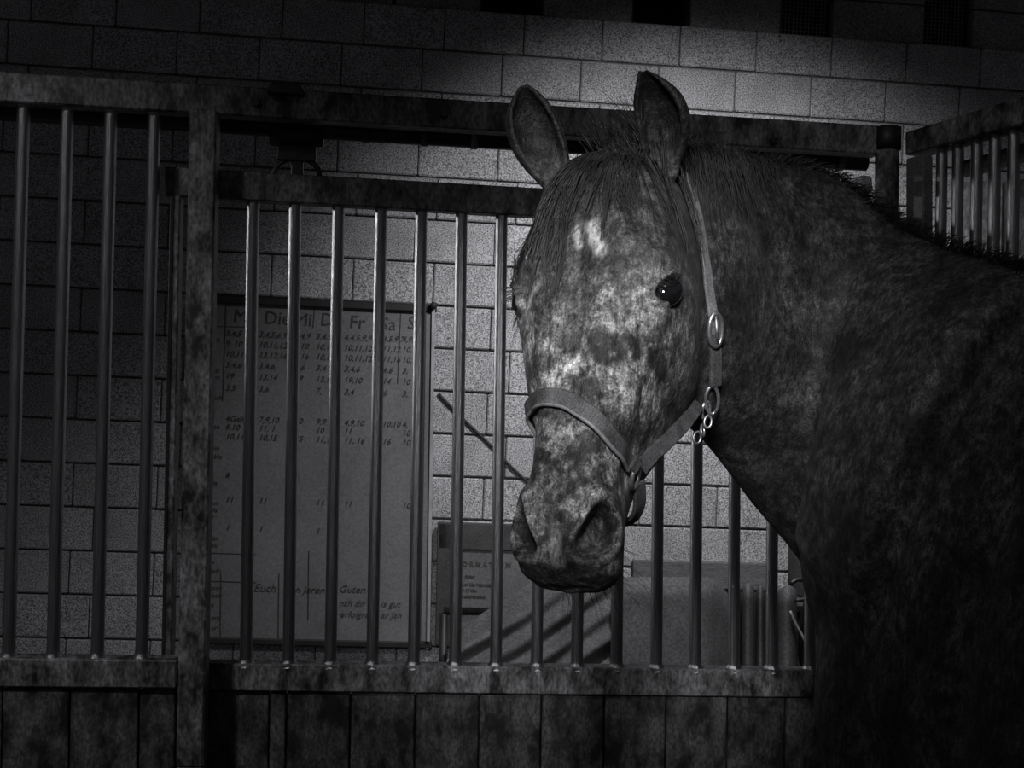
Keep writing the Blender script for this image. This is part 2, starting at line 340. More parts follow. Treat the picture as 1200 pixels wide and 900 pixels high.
def text(s, px, py, hpx, Y0, parent, name='lettering', shear=.15, m='ink', align='LEFT', bold=0):
    cu = bpy.data.curves.new(name, 'FONT'); cu.body = s; cu.size = hpx*1.3*WD/F; cu.shear = shear; cu.align_x = align
    cu.offset = bold; cu.resolution_u = 2
    to = bpy.data.objects.new('t', cu); COL.objects.link(to)
    dg = bpy.context.evaluated_depsgraph_get(); me = bpy.data.meshes.new_from_object(to.evaluated_get(dg))
    bpy.data.objects.remove(to); bpy.data.curves.remove(cu)
    p = at(px, py, Y0); up = Vector((0, 0, 1)); ex = EX.copy(); up = ex.cross(NV).normalized()
    mw = Matrix((ex, up, -NV)).transposed().to_4x4(); mw.translation = p
    me.transform(mw); me.name = name
    return link(name, me, M[m], parent)
def line(px0, px1, wpx, Y0, parent, m='ink', name='ruled_line'):
    (x0, y0), (x1, y1) = px0, px1; d = Vector((x1-x0, y1-y0)).normalized(); n_ = Vector((-d.y, d.x))*wpx/2
    q = [(x0+n_.x, y0+n_.y), (x1+n_.x, y1+n_.y), (x1-n_.x, y1-n_.y), (x0-n_.x, y0-n_.y)]
    return slab(name, q, Y0, .001, M[m], parent, 0)
TI = AD-.0025
for s, x, y in (('Mo', 273, 377), ('Die', 309, 379), ('Mi', 344, 381), ('Do', 375, 381), ('Fr', 409, 384), ('Sa', 445, 386), ('So', 477, 385)):
    text(s, x, y, 16, TI, wb, 'day_lettering', .05)
colx = [264, 303, 345, 370, 403, 448, 471]
rows = [(397, ['3,4,5', '3,4,5,6,9', '3,4,9', '3,4,9', '4,4,5,9,9', '4,5,9,7', '4,9,9']), (409, ['9, 10', '10,11,12', '9,10', '10,11', '10,11,12', '11,12', '10,']),
        (421, ['10,11,12', '13,12,16', '1,16', '10,11', '10,11,12', '11,16', '10,']), (434, ['3,4,6', '3,4,6,', '4,6', '3,4', '3,4,6', '4,6', '3,']),
        (447, ['19', '13,14', '19', '13,1', '19,10', '14', '10']), (461, ['3,5', '3,6', '', '7,', '3,4', '6', '3,']),
        (497, ['4Gabe', '7,9,10', '10', '9,9', '4,9,10', '10,10', '4,']), (507, ['9,10', '11, 1', '', '10', '11', '', '10']),
        (518, ['10,11', '10,15', '15', '11,12', '11, 16', '16', '10,']), (563, ['6', '', '', '', '', '', '']),
        (592, ['11', '11', '', '11', '11', '', '10']), (625, ['1', '1', '', '1', '', '', ''])]
for y, cells in rows:
    for cx, s in zip(colx, cells):
        if s: text(s, cx, y+(cx-370)*.034, 7.2, TI, wb, 'handwriting', .25, bold=.0003)
for y, s in ((400, 'Fra'), (405, 'n'), (436, 'eat'), (444, 'iun'), (468, 'luch'), (502, 'tan'), (527, 'hie'), (537, 'able'), (568, 'na'), (592, 'en'), (600, 'da'), (607, 'e'),
             (633, 'lan'), (641, 'eu'), (661, 'n'), (671, 'ado'), (691, 'amy'), (700, 'bon'), (711, 'a'), (726, 'eny'), (738, 'ur')):
    text(s, 247, y, 6, TI, wb, 'row_lettering', .2)
text('Euch', 297, 693, 10, TI, wb, 'handwriting', .3); text('inen jeren', 331, 694, 9, TI, wb, 'handwriting', .3)
text('Guten', 397, 694, 9, TI, wb, 'handwriting', .3)

for s_, x, y in (('nch dir', 397, 710), ('is gut', 446, 711), ('erfolgre', 398, 723), ('ar Jan', 446, 724)): text(s_, x, y, 8, TI, wb, 'handwriting', .3)
for a, b_ in (((265, 352), (261, 470)), ((369, 360), (367, 384)), ((470, 362), (466, 450)), ((362, 646), (361, 726)), ((327, 672), (326, 748)), ((259, 672), (258, 746))):
    line(a, b_, .9, TI, wb)
for y in (382, 648, 681):
    line((248, y), (300, y+1.5), .6, TI, wb)
# notice with dark head
nt_ = empty('notice', at(560, 740, AD), 'grey printed notice with dark heading band beside the whiteboard', 'notice')
slab('paper', [(526, 643), (652, 647), (650, 760), (524, 757)], AD, .012, M['paper'], nt_, .001)
slab('head_band', [(514, 612), (655, 617), (655, 647), (514, 643)], AD-.012, .03, M['header'], nt_, .002)
slab('side_frame', [(513, 613), (529, 614), (526, 757), (510, 756)], AD-.012, .03, M['header'], nt_, .002)
text('I N F O R M A T I O N', 523, 663, 6.0, TI, nt_, 'heading_lettering', 0, bold=.0012)
for x, y, s in ((545, 677, 'Futter'), (531, 686, 'Heute, ab Uhr bitte nicht'), (540, 693, 'ab 17 Uhr.'), (531, 700, 'Pferde nicht fuettern')):
    text(s, x, y, 3.4, TI, nt_, 'small_lettering', 0, bold=.0014)
# cable on the wall
pts = [at(x, y, WD-.007) for x, y in ((514, 461), (522, 470), (545, 493), (575, 522), (600, 548), (640, 585))]
o = tube('riding_whip', spline(pts, 5), .0055, M['dark'], None, 8); tag(o, 'thin dark whip slanting down the block wall beside the whiteboard', 'whip')
# rope end
pts = [at(519+2.5*math.sin(k*.5), 738+k*3.0, WD-.12) for k in range(16)]
o = tube('rope', pts, [.006+.0025*(k % 2) for k in range(16)], M['rope'], None, 8); tag(o, 'short braided rope end hanging under the notice', 'rope')
# shelf board behind the rugs
RD = WD-.35
o = slab('shelf_board', [(742, 657), (900, 661), (900, 692), (742, 688)], WD-.035, .03, M['wood'], None); tag(o, 'dusty wooden board on the wall behind the hanging rugs', 'shelf')
rk = empty('rug_rack', at(740, 800, RD+.03), 'steel rack behind the door holding the horse rugs', 'rack')
tube('rack_rail', [at(520, 716, RD+.16), at(985, 722, RD+.16)], .014, M['track'], rk, 10)
for x in (520, 985):
    t_ = at(x, 719, RD+.16); tube('rack_leg', [t_, Vector((t_.x, t_.y, 0))], .014, M['track'], rk, 10)
# crumpled rug with slanting folds
def sheet(name, px_l, px_r, top, bot, Y0, fold, m, nu=60, nv=44, th=.012):
    V = []; Fs = []
    for layer in (0, 1):
        for j in range(nv+1):
            v = j/nv
            for i in range(nu+1):
                u = i/nu; x = px_l+(px_r-px_l)*u; yt = top(x); y = yt+(bot-yt)*v
                p = at(x, y, Y0+fold(x, y, u, v)+layer*th); V.append(p)
    W1 = nu+1; K = W1*(nv+1)
    for j in range(nv):
        for i in range(nu):
            a = j*W1+i; Fs.append((a, a+1, a+W1+1, a+W1)); Fs.append((K+a+W1, K+a+W1+1, K+a+1, K+a))
    for i in range(nu): Fs.append((i+1, i, K+i, K+i+1)); a = nv*W1+i; Fs.append((a, a+1, K+a+1, K+a))
    for j in range(nv): a = j*W1; Fs.append((a, a+W1, K+a+W1, K+a)); a = j*W1+nu; Fs.append((a+W1, a, K+a, K+a+W1))
    return link(name, mesh(name, V, Fs, True), m)
def top1(x): return float(np.interp(x, [528, 545, 575, 610, 650, 700, 735], [752, 732, 712, 688, 664, 650, 655]))
def fold1(x, y, u, v):
    q = (x*.62+y*1.0); q2 = x*.45+y
    return -.022*math.sin(q*.19+.012*(x-600)*math.sin(x*.02))*min(1, .15+v*2.2)*(1-.25*u)-.016*math.sin(q2*.095+1)*v+.10*(1-v)**3
o = sheet('crumpled_rug', 526, 719, top1, 800, RD, fold1, M['rug']); tag(o, 'grey rug with slanting folds heaped under the horse muzzle', 'rug', 'horse rugs on the rack')
o = sheet('folded_rug', 722, 856, lambda x: 676+max(0, (x-818)/38)**3*26, 800, RD-.06, lambda x, y, u, v: .10*max(0, (u-.72)/.28)**2+.05*(1-min(1, v*5))**2+.006*math.sin(x*.15), M['rug2'], 40, 30, .05)
tag(o, 'smooth pale grey rug with rounded edge hanging right of the muzzle', 'rug', 'horse rugs on the rack')
def hung(x0, x1, ytop, m, label, dx=0, bend=0):
    w_ = x1-x0
    def tp_(x): c = 2*(x-x0)/w_-1; return ytop+6*c*c
    oo = sheet('hanging_rug', x0, x1, tp_, 800, RD-.10+dx, lambda x, y, u, v: .05*(2*u-1)**2+.045*(1-min(1, v*6))**2+bend*math.sin(v*3)*.02, m, 14, 30, .06)
    tag(oo, label, 'rug', 'horse rugs on the rack')
hung(857, 868, 688, M['rug3'], 'dark narrow rug fold just right of the pale rug', .03)
hung(869.5, 884, 683, M['rug'], 'narrow grey rug fold, leftmost of the four upright folds', .0, 1)
hung(886.5, 896, 686, M['rug'], 'thin grey rug fold, second of the upright folds', .02, 1)
hung(897.5, 910, 684, M['rug3'], 'charcoal rug fold behind the second last door bar', .03)
hung(912, 934, 686, M['rug'], 'widest upright grey rug fold beside the black bag', .0, 1)
o = sheet('hanging_rug', 861, 930, lambda x: 694, 800, RD+.085, lambda x, y, u, v: .004*math.sin(x*.4), M['rug3'], 20, 12, .015)  # added dark sheet covering the bright slits between the folds
tag(o, 'added charcoal sheet darkening the gaps behind the upright grey folds', 'rug', 'horse rugs on the rack')
# black bag with strap and the dark drum
bg = empty('tack_bag', at(958, 800, RD), 'black tack bag with pale strap at the right end of the rack', 'bag')
def blob(name, c, r3, m, parent, n=20, k=10, pw=.8):
    V = []; Fs = []
    for j in range(k+1):
        a = math.pi*(j/k-.5)
        for i in range(n):
            b_ = 2*math.pi*i/n; sg = lambda q: math.copysign(abs(q)**pw, q)
            V.append(Vector(c)+Vector((r3[0]*sg(math.cos(a))*sg(math.cos(b_)), r3[1]*sg(math.cos(a))*sg(math.sin(b_)), r3[2]*sg(math.sin(a)))))
    for j in range(k):
        for i in range(n): Fs.append((j*n+i, j*n+(i+1) % n, (j+1)*n+(i+1) % n, (j+1)*n+i))
    return link(name, mesh(name, V, Fs, True), m, parent)
blob('bag_body', at(966, 752, RD-.05), (.085, .09, .17), M['black'], bg, pw=.75)
blob('bag_flap', at(966, 716, RD-.10), (.07, .06, .06), M['black'], bg, pw=.7)
pts = [at(x, y, RD-.19) for x, y in ((926, 716), (932, 730), (940, 745), (950, 764))]
tube('pale_strap', spline(pts, 4), .0045, M['strip'], bg, 6)
pts = [at(x, y, RD-.16) for x, y in ((926, 684), (936, 679), (948, 684), (946, 700), (932, 704))]
tube('carry_handle', spline(pts, 4), .008, M['black'], bg, 8)
o = tube('feed_drum', [at(944, 612, WD-.16), at(944, 615, WD-.16), at(944, 694, WD-.16), at(944, 697, WD-.16)], [.055, .062, .062, .058], M['header'], None, 20)
tag(o, 'dark grey drum standing under the neck behind the rugs', 'drum')
dr = at(944, 697, WD-.16); fr = [(dr.x-.11, dr.y-.08, dr.z-.002), (dr.x+.11, dr.y-.08, dr.z-.002), (dr.x+.11, dr.y-.08, dr.z-.03), (dr.x-.11, dr.y-.08, dr.z-.03)]
sh = hexa('drum_shelf', [Vector(p) for p in fr], [Vector(p)+Vector((0, .25, 0)) for p in fr], M['wood']); tag(sh, 'small wall shelf carrying the dark drum', 'shelf')
# ------------------------------------------------------------------ the horse: lofted head, ears, neck, trunk and legs fused into one skin
HY, HP, HR, HS = -.463, -.372, -.055, .928
HO = np.array((.108, 1.60, CZ+.316))
def rotm():
    c, s = math.cos, math.sin
    Rz = np.array([[c(HY), -s(HY), 0], [s(HY), c(HY), 0], [0, 0, 1]]); Rx = np.array([[1, 0, 0], [0, c(HP), -s(HP)], [0, s(HP), c(HP)]])
    Ry = np.array([[c(HR), 0, s(HR)], [0, 1, 0], [-s(HR), 0, c(HR)]])
    return Ry @ Rz @ Rx @ np.array([[1, 0, 0], [0, 0, -1], [0, -1, 0]], float)
HM = rotm()*HS
HMI = np.linalg.inv(HM)
def h2w(p): return np.asarray(p, float) @ HM.T+HO       # (left, down the face, forward) -> world
def w2h(p): return (np.asarray(p, float)-HO) @ HMI.T
GRP = {'fine': [[], [], 0], 'soft': [[], [], 0]}; CUR = 'fine'
def add_mesh(V, Fs):
    G = GRP[CUR]; G[0].append(np.asarray(V)); G[1].append(np.asarray(Fs)+G[2]); G[2] += len(V)
def add_loft(rings):
    """closed tube from rings (k x n x 3)"""
    R_ = np.asarray(rings, float); k, n, _ = R_.shape; V = R_.reshape(-1, 3); c0 = R_[0].mean(0); c1 = R_[-1].mean(0)
    Fs = []
    for i in range(k-1):
        for j in range(n):
            a, b_, c, d = i*n+j, i*n+(j+1) % n, (i+1)*n+(j+1) % n, (i+1)*n+j
            Fs.append((a, b_, c)); Fs.append((a, c, d))
    K = k*n
    for j in range(n): Fs.append((K, (j+1) % n, j)); Fs.append((K+1, (k-1)*n+j, (k-1)*n+(j+1) % n))
    add_mesh(np.vstack([V, c0, c1]), np.array(Fs))
def ring_up(pts, m):
    P = np.asarray(pts, float); k = len(P); out = []
    for i in range(k):
        p0, p1, p2, p3 = P[i-1], P[i], P[(i+1) % k], P[(i+2) % k]
        for j in range(m):
            u = j/m; out.append(.5*(2*p1+(p2-p0)*u+(2*p0-5*p1+4*p2-p3)*u*u+(3*p1-p0-3*p2+p3)*u**3))
    return np.array(out)
# head: s, then half outline (lateral, forward) from the bridge round to under the jaw
HEAD = [
 (-.030, [(0,-.085),(.030,-.088),(.050,-.11),(.055,-.14),(.050,-.17),(.03,-.195),(0,-.20)]),
 (-.005, [(0,-.040),(.040,-.044),(.070,-.08),(.082,-.13),(.078,-.18),(.045,-.22),(0,-.23)]),
 (.04, [(0,-.010),(.048,-.015),(.084,-.055),(.098,-.115),(.096,-.18),(.055,-.24),(0,-.245)]),
 (.10, [(0,.003),(.056,-.002),(.096,-.038),(.110,-.10),(.108,-.18),(.066,-.265),(0,-.25)]),
 (.16, [(0,.008),(.062,.003),(.108,-.030),(.117,-.09),(.113,-.18),(.072,-.29),(0,-.26)]),
 (.205,[(0,.009),(.062,.004),(.115,-.029),(.117,-.085),(.113,-.18),(.076,-.302),(0,-.265)]),
 (.25, [(0,.009),(.058,.003),(.101,-.032),(.111,-.08),(.109,-.18),(.074,-.305),(0,-.26)]),
 (.31, [(0,.006),(.050,.000),(.084,-.032),(.099,-.078),(.099,-.17),(.064,-.290),(0,-.24)]),
 (.37, [(0,.001),(.043,-.004),(.068,-.034),(.082,-.076),(.081,-.15),(.050,-.268),(0,-.215)]),
 (.42, [(0,-.003),(.039,-.008),(.058,-.036),(.068,-.072),(.064,-.13),(.040,-.225),(0,-.190)]),
 (.47, [(0,-.005),(.038,-.010),(.057,-.036),(.062,-.070),(.055,-.115),(.037,-.180),(0,-.168)]),
 (.515,[(0,-.004),(.042,-.010),(.066,-.036),(.067,-.070),(.056,-.108),(.037,-.155),(0,-.156)]),
 (.555,[(0,-.006),(.046,-.013),(.076,-.042),(.071,-.075),(.058,-.108),(.036,-.140),(0,-.145)]),
 (.585,[(0,-.015),(.043,-.022),(.071,-.050),(.069,-.080),(.057,-.108),(.036,-.134),(0,-.138)]),
 (.608,[(0,-.028),(.041,-.033),(.064,-.056),(.061,-.085),(.052,-.107),(.032,-.125),(0,-.128)]),
 (.622,[(0,-.056),(.034,-.060),(.044,-.074),(.044,-.088),(.036,-.101),(.022,-.110),(0,-.113)]),
]
prof = []
for s_, h in HEAD:
    full = [(l, s_, d) for l, d in h]+[(-l, s_, d) for l, d in h[-2:0:-1]]
    prof.append(ring_up(full, 6))
prof = np.array(prof); kk, nn, _ = prof.shape
rings = spline(prof.reshape(kk, -1), 6).reshape(-1, nn, 3)
add_loft(np.array([h2w(r) for r in rings]))
# ears: rolled shells
def ear(base, tip, opn, curve, wmax=.039, latbias=0):
    base, tip, opn = map(lambda v: np.array(v, float), (base, tip, opn)); ax = tip-base
    ts = [-.14, 0, .12, .3, .5, .68, .82, .92, .98, 1.0]; ws = [.018, .024, .031, .038, .0385, .033, .023, .0135, .007, .003]; R_ = []
    o_ = opn-ax*np.dot(opn, ax)/np.dot(ax, ax); o_ /= np.linalg.norm(o_); b_ = np.cross(ax/np.linalg.norm(ax), o_)
    for t_, w_ in zip(ts, ws):
        w_ = w_*wmax/.0385; c = base+ax*t_+np.array(curve)*4*t_*(1-t_)*(t_ > 0); ring = []
        th = min(.0095, w_*.5); op = np.interp(t_, [-.14, .05, .25, 1], [.0, .15, .85, 1.0])
        for k in range(17):
            a = math.radians(-125+250*k/16); ring.append(c+w_*(-math.cos(a)*.62*o_+math.sin(a)*b_))
        for k in range(17):
            a = math.radians(125-250*k/16); inner = max(w_-th, w_*.35)
            p_in = inner*(-math.cos(a)*.55*o_+math.sin(a)*b_); p_flat = w_*.95*(.42*o_+math.sin(a)*.82*b_)
            ring.append(c+p_in*op+p_flat*(1-op))
        R_.append(ring)
    R_ = np.array(R_); k, n, _ = R_.shape; add_loft(spline(R_.reshape(k, -1), 4).reshape(-1, n, 3))
ear(at(652, 212, 1.675, 0), at(613, 97, 1.66, 0), (.10, -1, .05), (-.010, 0, .006), .039)
ear(at(778, 196, 1.635, 0), at(751, 80, 1.60, 0), (-.55, -1, .05), (.012, 0, .006), .039)
CUR = 'soft'
# neck: crest and underline seen in the picture, with depth and thickness
def oval(pt, pb, wdir, hw, n=40, top=.55):
    """egg section from crest point pt to underline point pb, half width hw along wdir"""
    pt, pb, wdir = map(lambda v: np.array(v, float), (pt, pb, wdir)); c = (pt+pb)/2; v = (pt-pb)/2; R_ = []
    for k in range(n):
        a = 2*math.pi*k/n; h = math.cos(a); x = math.sin(a); e = math.copysign(abs(x)**.85, x)
        f = np.interp(h, [-1, -.3, .35, .8, 1], [.92, 1.06, .92, .72, top]); R_.append(c+v*h+wdir*hw*e*f)
    return np.array(R_)
NECK = [ # crest px,py,Y ; underline px,py,Y ; half width
 (h2w((0, .00, -.10)), h2w((0, .30, -.20)), .062),
 (at(815, 164, 1.74, 0), at(806, 500, 1.74, 0), .076),
 (at(868, 178, 1.83, 0), at(842, 532, 1.83, 0), .084),
 (at(925, 188, 1.89, 0), at(886, 594, 1.88, 0), .095),
 (at(985, 206, 1.91, 0), at(930, 650, 1.90, 0), .112),
 (at(1040, 252, 1.88, 0), at(962, 697, 1.90, 0), .135),
 (at(1100, 283, 1.80, 0), at(985, 745, 1.87, 0), .160),
 (at(1165, 303, 1.68, 0), at(1030, 800, 1.80, 0), .185),
 (at(1230, 322, 1.56, 0), at(1100, 850, 1.70, 0), .20),
]
cen = np.array([(np.array(a)+np.array(b))/2 for a, b, c in NECK]); R_ = []
for i, (a, b, hw) in enumerate(NECK):
    tg = cen[min(i+1, len(cen)-1)]-cen[max(i-1, 0)]; v = np.array(a)-np.array(b); wd = np.cross(tg, v); wd /= np.linalg.norm(wd); R_.append(oval(a, b, wd, hw))
R_ = np.array(R_); k, n, _ = R_.shape; add_loft(spline(R_.reshape(k, -1), 6).reshape(-1, n, 3))
# trunk
BODY = [(.665, 2.035, 1.20, .98, .07), (.672, 1.985, 1.34, .88, .150), (.685, 1.90, 1.47, .81, .195), (.705, 1.78, 1.60, .76, .225), (.74, 1.62, 1.675, .72, .245), (.785, 1.46, 1.695, .70, .26),
        (.88, 1.15, 1.60, .66, .29), (.98, .82, 1.57, .68, .305), (1.075, .52, 1.62, .75, .285), (1.15, .27, 1.55, .88, .24), (1.20, .12, 1.40, .98, .14)]
R_ = []; cen = np.array([b[:2] for b in BODY])
for i, (x, y, zt, zb_, hw) in enumerate(BODY):
    tg = cen[min(i+1, len(cen)-1)]-cen[max(i-1, 0)]; wd = np.array((tg[1], -tg[0], 0)); wd /= np.linalg.norm(wd)
    R_.append(oval((x, y, zt), (x, y, zb_), wd, hw, top=.6))
R_ = np.array(R_); k, n, _ = R_.shape; add_loft(spline(R_.reshape(k, -1), 6).reshape(-1, n, 3))
# legs: joints with fore-aft and lateral radii
BD = np.array((.29, -.957, 0)); BL = np.array((-.957, -.29, 0))     # towards the tail, towards the horse's left
def leg(pts):
    global CUR
    R_ = []
    for (c, ra, rl) in pts:
        c = np.array(c, float); ring = []
        for k in range(24):
            a = 2*math.pi*k/24; ring.append(c+BD*ra*math.cos(a)+BL*rl*math.sin(a))
        R_.append(ring)
    R_ = np.array(R_); k, n, _ = R_.shape; U = sum(1 for p in pts if p[0][2] > .72)
    CUR = 'soft'; add_loft(spline(R_[:U].reshape(U, -1), 5).reshape(-1, n, 3))
    L0 = U-2; CUR = 'fine'; add_loft(spline(R_[L0:].reshape(k-L0, -1), 5).reshape(-1, n, 3))
hooves = []
for s_ in (1, -1):
    b = np.array((.70, 1.74, 0))+BL*.135*s_; z = lambda h, f=0, l=0: b+BD*f+BL*l*s_+np.array((0, 0, h))
    leg([(z(1.36, .10, -.05), .10, .06), (z(1.24, .03, .02), .135, .085), (z(1.08, .0, .035), .135, .088), (z(.95, .05, .03), .12, .085), (z(.84, .05, .015), .088, .068), (z(.70, .04), .066, .055), (z(.53, .03), .05, .046), (z(.47, .03), .052, .048),
         (z(.40, .035), .034, .030), (z(.25, .035), .031, .027), (z(.16, .035), .042, .037), (z(.10, .01), .034, .036), (z(.06, -.01), .045, .045)])
    hooves.append(z(0, -.015))
    b = np.array((1.09, .42, 0))+BL*.13*s_
    leg([(z(1.35, .05), .19, .10), (z(1.15, .03), .20, .13), (z(.95, -.02), .15, .11), (z(.80, .0), .10, .075), (z(.66, .09), .068, .05), (z(.56, .14), .065, .045), (z(.48, .13), .05, .042),
         (z(.38, .12), .036, .032), (z(.25, .115), .034, .03), (z(.16, .11), .044, .038), (z(.10, .085), .036, .036), (z(.06, .06), .046, .045)])
    hooves.append(z(0, .055))
def fuse(group, vox, its):
    raw = bpy.data.meshes.new('raw'); raw.from_pydata(np.vstack(GRP[group][0]).tolist(), [], np.vstack(GRP[group][1]).tolist()); raw.update()
    ro = bpy.data.objects.new('raw', raw); COL.objects.link(ro)
    bm = bmesh.new(); bm.from_mesh(raw); bmesh.ops.recalc_face_normals(bm, faces=bm.faces[:]); bm.to_mesh(raw); bm.free()
    m_ = ro.modifiers.new('r', 'REMESH'); m_.mode = 'VOXEL'; m_.voxel_size = vox; m_.adaptivity = 0
    m_ = ro.modifiers.new('s', 'SMOOTH'); m_.factor = .5; m_.iterations = its
    dg = bpy.context.evaluated_depsgraph_get(); dg.update(); me = bpy.data.meshes.new_from_object(ro.evaluated_get(dg))
    bpy.data.objects.remove(ro); bpy.data.meshes.remove(raw); return me
sm = fuse('soft', .011, 26)                 # neck, trunk and upper legs flow into one another
vv = np.empty(len(sm.vertices)*3); sm.vertices.foreach_get('co', vv); sm.calc_loop_triangles()
tt = np.empty(len(sm.loop_triangles)*3, np.int64); sm.loop_triangles.foreach_get('vertices', tt)
CUR = 'fine'; add_mesh(vv.reshape(-1, 3), tt.reshape(-1, 3)); bpy.data.meshes.remove(sm)
hm = fuse('fine', .0036, 10)
hm.name = 'horse'
nv_ = len(hm.vertices); CO = np.empty(nv_*3); hm.vertices.foreach_get('co', CO); CO = CO.reshape(-1, 3)
ED = np.empty(len(hm.edges)*2, np.int64); hm.edges.foreach_get('vertices', ED); ED = ED.reshape(-1, 2)
DEG = np.bincount(ED.ravel(), minlength=nv_).astype(float)
def nrm():
    hm.vertices.foreach_set('co', CO.ravel()); hm.update(); a = np.empty(nv_*3); hm.vertices.foreach_get('normal', a); return a.reshape(-1, 3)
def smooth_where(wt, it, lam=.5):
    global CO
    for _ in range(it):
        acc = np.stack([np.bincount(ED[:, 0], CO[ED[:, 1], k], nv_)+np.bincount(ED[:, 1], CO[ED[:, 0], k], nv_) for k in range(3)], 1)/DEG[:, None]
        CO = CO+(acc-CO)*(lam*wt)[:, None]
sst = lambda x: np.clip(x, 0, 1)**2*(3-2*np.clip(x, 0, 1))
# blend the seams between neck, trunk and legs more softly than the head
hl = w2h(CO)
wt = sst((CO[:, 0]-.52)/.15)*.95
smooth_where(wt, 10)
def capsule(P, pts, r):
    """falloff 1..0 around a polyline (points in head space)"""
    best = np.full(len(P), 9.); pts = np.asarray(pts, float)
    if len(pts) == 1: best = np.linalg.norm(P-pts[0], axis=1)
    for a, b_ in zip(pts[:-1], pts[1:]):
        d = b_-a; t_ = np.clip(((P-a)@d)/(d@d), 0, 1); best = np.minimum(best, np.linalg.norm(P-a-t_[:, None]*d, axis=1))
    return sst(1-best/r)
def head_idx(): 
    h = w2h(CO); return np.where((h[:, 1] > -.08) & (h[:, 1] < .68) & (np.abs(h[:, 0]) < .16) & (h[:, 2] > -.36) & (h[:, 2] < .06))[0]
HI = head_idx()
def brush(pts, r, amp, sides=(1, -1)):
    """raise (+) or sink (-) the skin along its normal near a stroke given on the horse's left"""
    N_ = NH; P = w2h(CO[HI]); acc = np.zeros(len(HI))
    for s_ in sides: acc += capsule(P, np.asarray(pts, float)*np.array((s_, 1, 1)), r)
    CO[HI] += N_*(acc*amp)[:, None]
# bones and muscles of the face
NH = nrm()[HI]
brush([(.074, .125, -.026), (.080, .150, -.026)], .030, -.010)                      # hollow above the eye
brush([(.062, .150, -.002), (.090, .165, -.014), (.112, .185, -.045)], .024, .007)   # brow arch
brush([(.100, .245, -.045), (.088, .29, -.050), (.074, .345, -.050), (.064, .385, -.05)], .020, .0065)   # facial crest
brush([(.066, .27, -.016), (.053, .33, -.022), (.046, .40, -.024)], .020, -.0055)    # hollow beside the nasal bone
brush([(.033, .23, .004), (.030, .33, -.002), (.026, .43, -.008)], .016, .0025)        # edge of the nasal bone
brush([(.0, .18, .010), (.0, .30, .004)], .020, -.003, (1,))
brush([(.103, .20, -.12), (.10, .25, -.16), (.09, .28, -.22)], .060, .006)           # cheek muscle
brush([(.086, .33, -.10), (.080, .345, -.15), (.066, .34, -.21)], .024, -.006)       # edge before the cheek muscle
brush([(.060, .42, -.075), (.055, .47, -.08)], .028, -.006)                             # bars of the jaw
brush([(.08, .30, -.085), (.068, .37, -.095), (.058, .43, -.11)], .010, .0035)          # facial vein
brush([(.098, .235, -.03), (.086, .285, -.035), (.068, .36, -.03)], .007, .0028)
brush([(.0, .60, -.024), (.0, .625, -.05)], .022, .003, (1,))
brush([(.0, .545, -.006), (.0, .60, -.02)], .014, -.003, (1,))
brush([(.0, .60, -.145)], .03, .008, (1,))                                              # chin
NH = nrm()[HI]
# mouth
brush([(.058, .545, -.098), (.054, .585, -.098), (.044, .615, -.096), (.022, .624, -.095), (0, .63, -.095)], .009, -.008)
brush([(.054, .595, -.085), (.040, .612, -.080), (0, .626, -.078)], .016, .004)
# nostrils: comma-shaped, opening forwards and outwards
DEEP = np.zeros(nv_)
def local_frame(c, nrm_, up):
    n_ = np.array(nrm_, float); n_ /= np.linalg.norm(n_); a = np.array(up, float); a -= n_*(a@n_); a /= np.linalg.norm(a); return np.array(c, float), n_, a, np.cross(n_, a)
for s_ in (1, -1):
    m3 = np.array((s_, 1, 1)); c, n_, a, b_ = local_frame(np.array((.057, .560, -.024))*m3, np.array((.62, .18, .76))*m3, np.array((-.28, 1, .25))*m3)
    P = w2h(CO[HI])-c; x = P@a; y = (P@b_)*s_; zz = P@n_
    y2 = y-.008*(x/.034)**2
    rho = np.sqrt((x/.043)**2+(y2/.0275)**2); near = sst(1-np.abs(zz)/.05)
    rim = .0085*np.exp(-((rho-1.12)/.24)**2); hole = -.036*sst((1.0-rho)/.55)*(1+.35*np.clip(-x/.043, -1, 1))
    DEEP[HI] = np.maximum(DEEP[HI], near*sst((1.02-rho)/.4)); CO[HI] += (near*(rim+hole))[:, None]*(HM @ n_)[None]
def bv():
    nrm(); o_ = bpy.data.objects.new('tmp', hm); COL.objects.link(o_); d_ = bpy.context.evaluated_depsgraph_get(); d_.update()
    t_ = BVHTree.FromObject(o_, d_); bpy.data.objects.remove(o_); return t_
# eye sockets
BV = bv()
def hit(px, py, off=0.):
    p, n_, i, d = BV.ray_cast(Vector((0, 0, CZ)), ray(px, py))
    return (p+n_*off, n_) if p else (None, None)
EC = w2h(hit(783, 339)[0]); print('EYE', EC)
EYES = []
for s_ in (1, -1):
    m3 = np.array((s_, 1, 1)); c, n_, a, b_ = local_frame(EC*m3, np.array((.79, .02, .61))*m3, np.array((-.35, .75, .62))*m3)
    P = w2h(CO[HI])-c; x = P@a; y = (P@b_)*s_; zz = P@n_
    near = sst(1-np.abs(zz)/.045)
    yy = y-.15*x*x/.0225; rho = np.sqrt((x/.0225)**2+(yy/.0140)**2)
    lid = np.where(yy > 0, .0105, .0075)*np.exp(-((rho-1.24)/.22)**2); sock = -.008*sst((1.02-rho)/.16)
    crease = -.003*np.exp(-((rho-1.75)/.16)**2)
    CO[HI] += (near*(lid+sock+crease))[:, None]*(HM @ n_)[None]
    EYES.append((c, n_, a, b_, s_))
hd_w = np.zeros(nv_); hd_w[HI] = 1
smooth_where(hd_w, 2, .4)
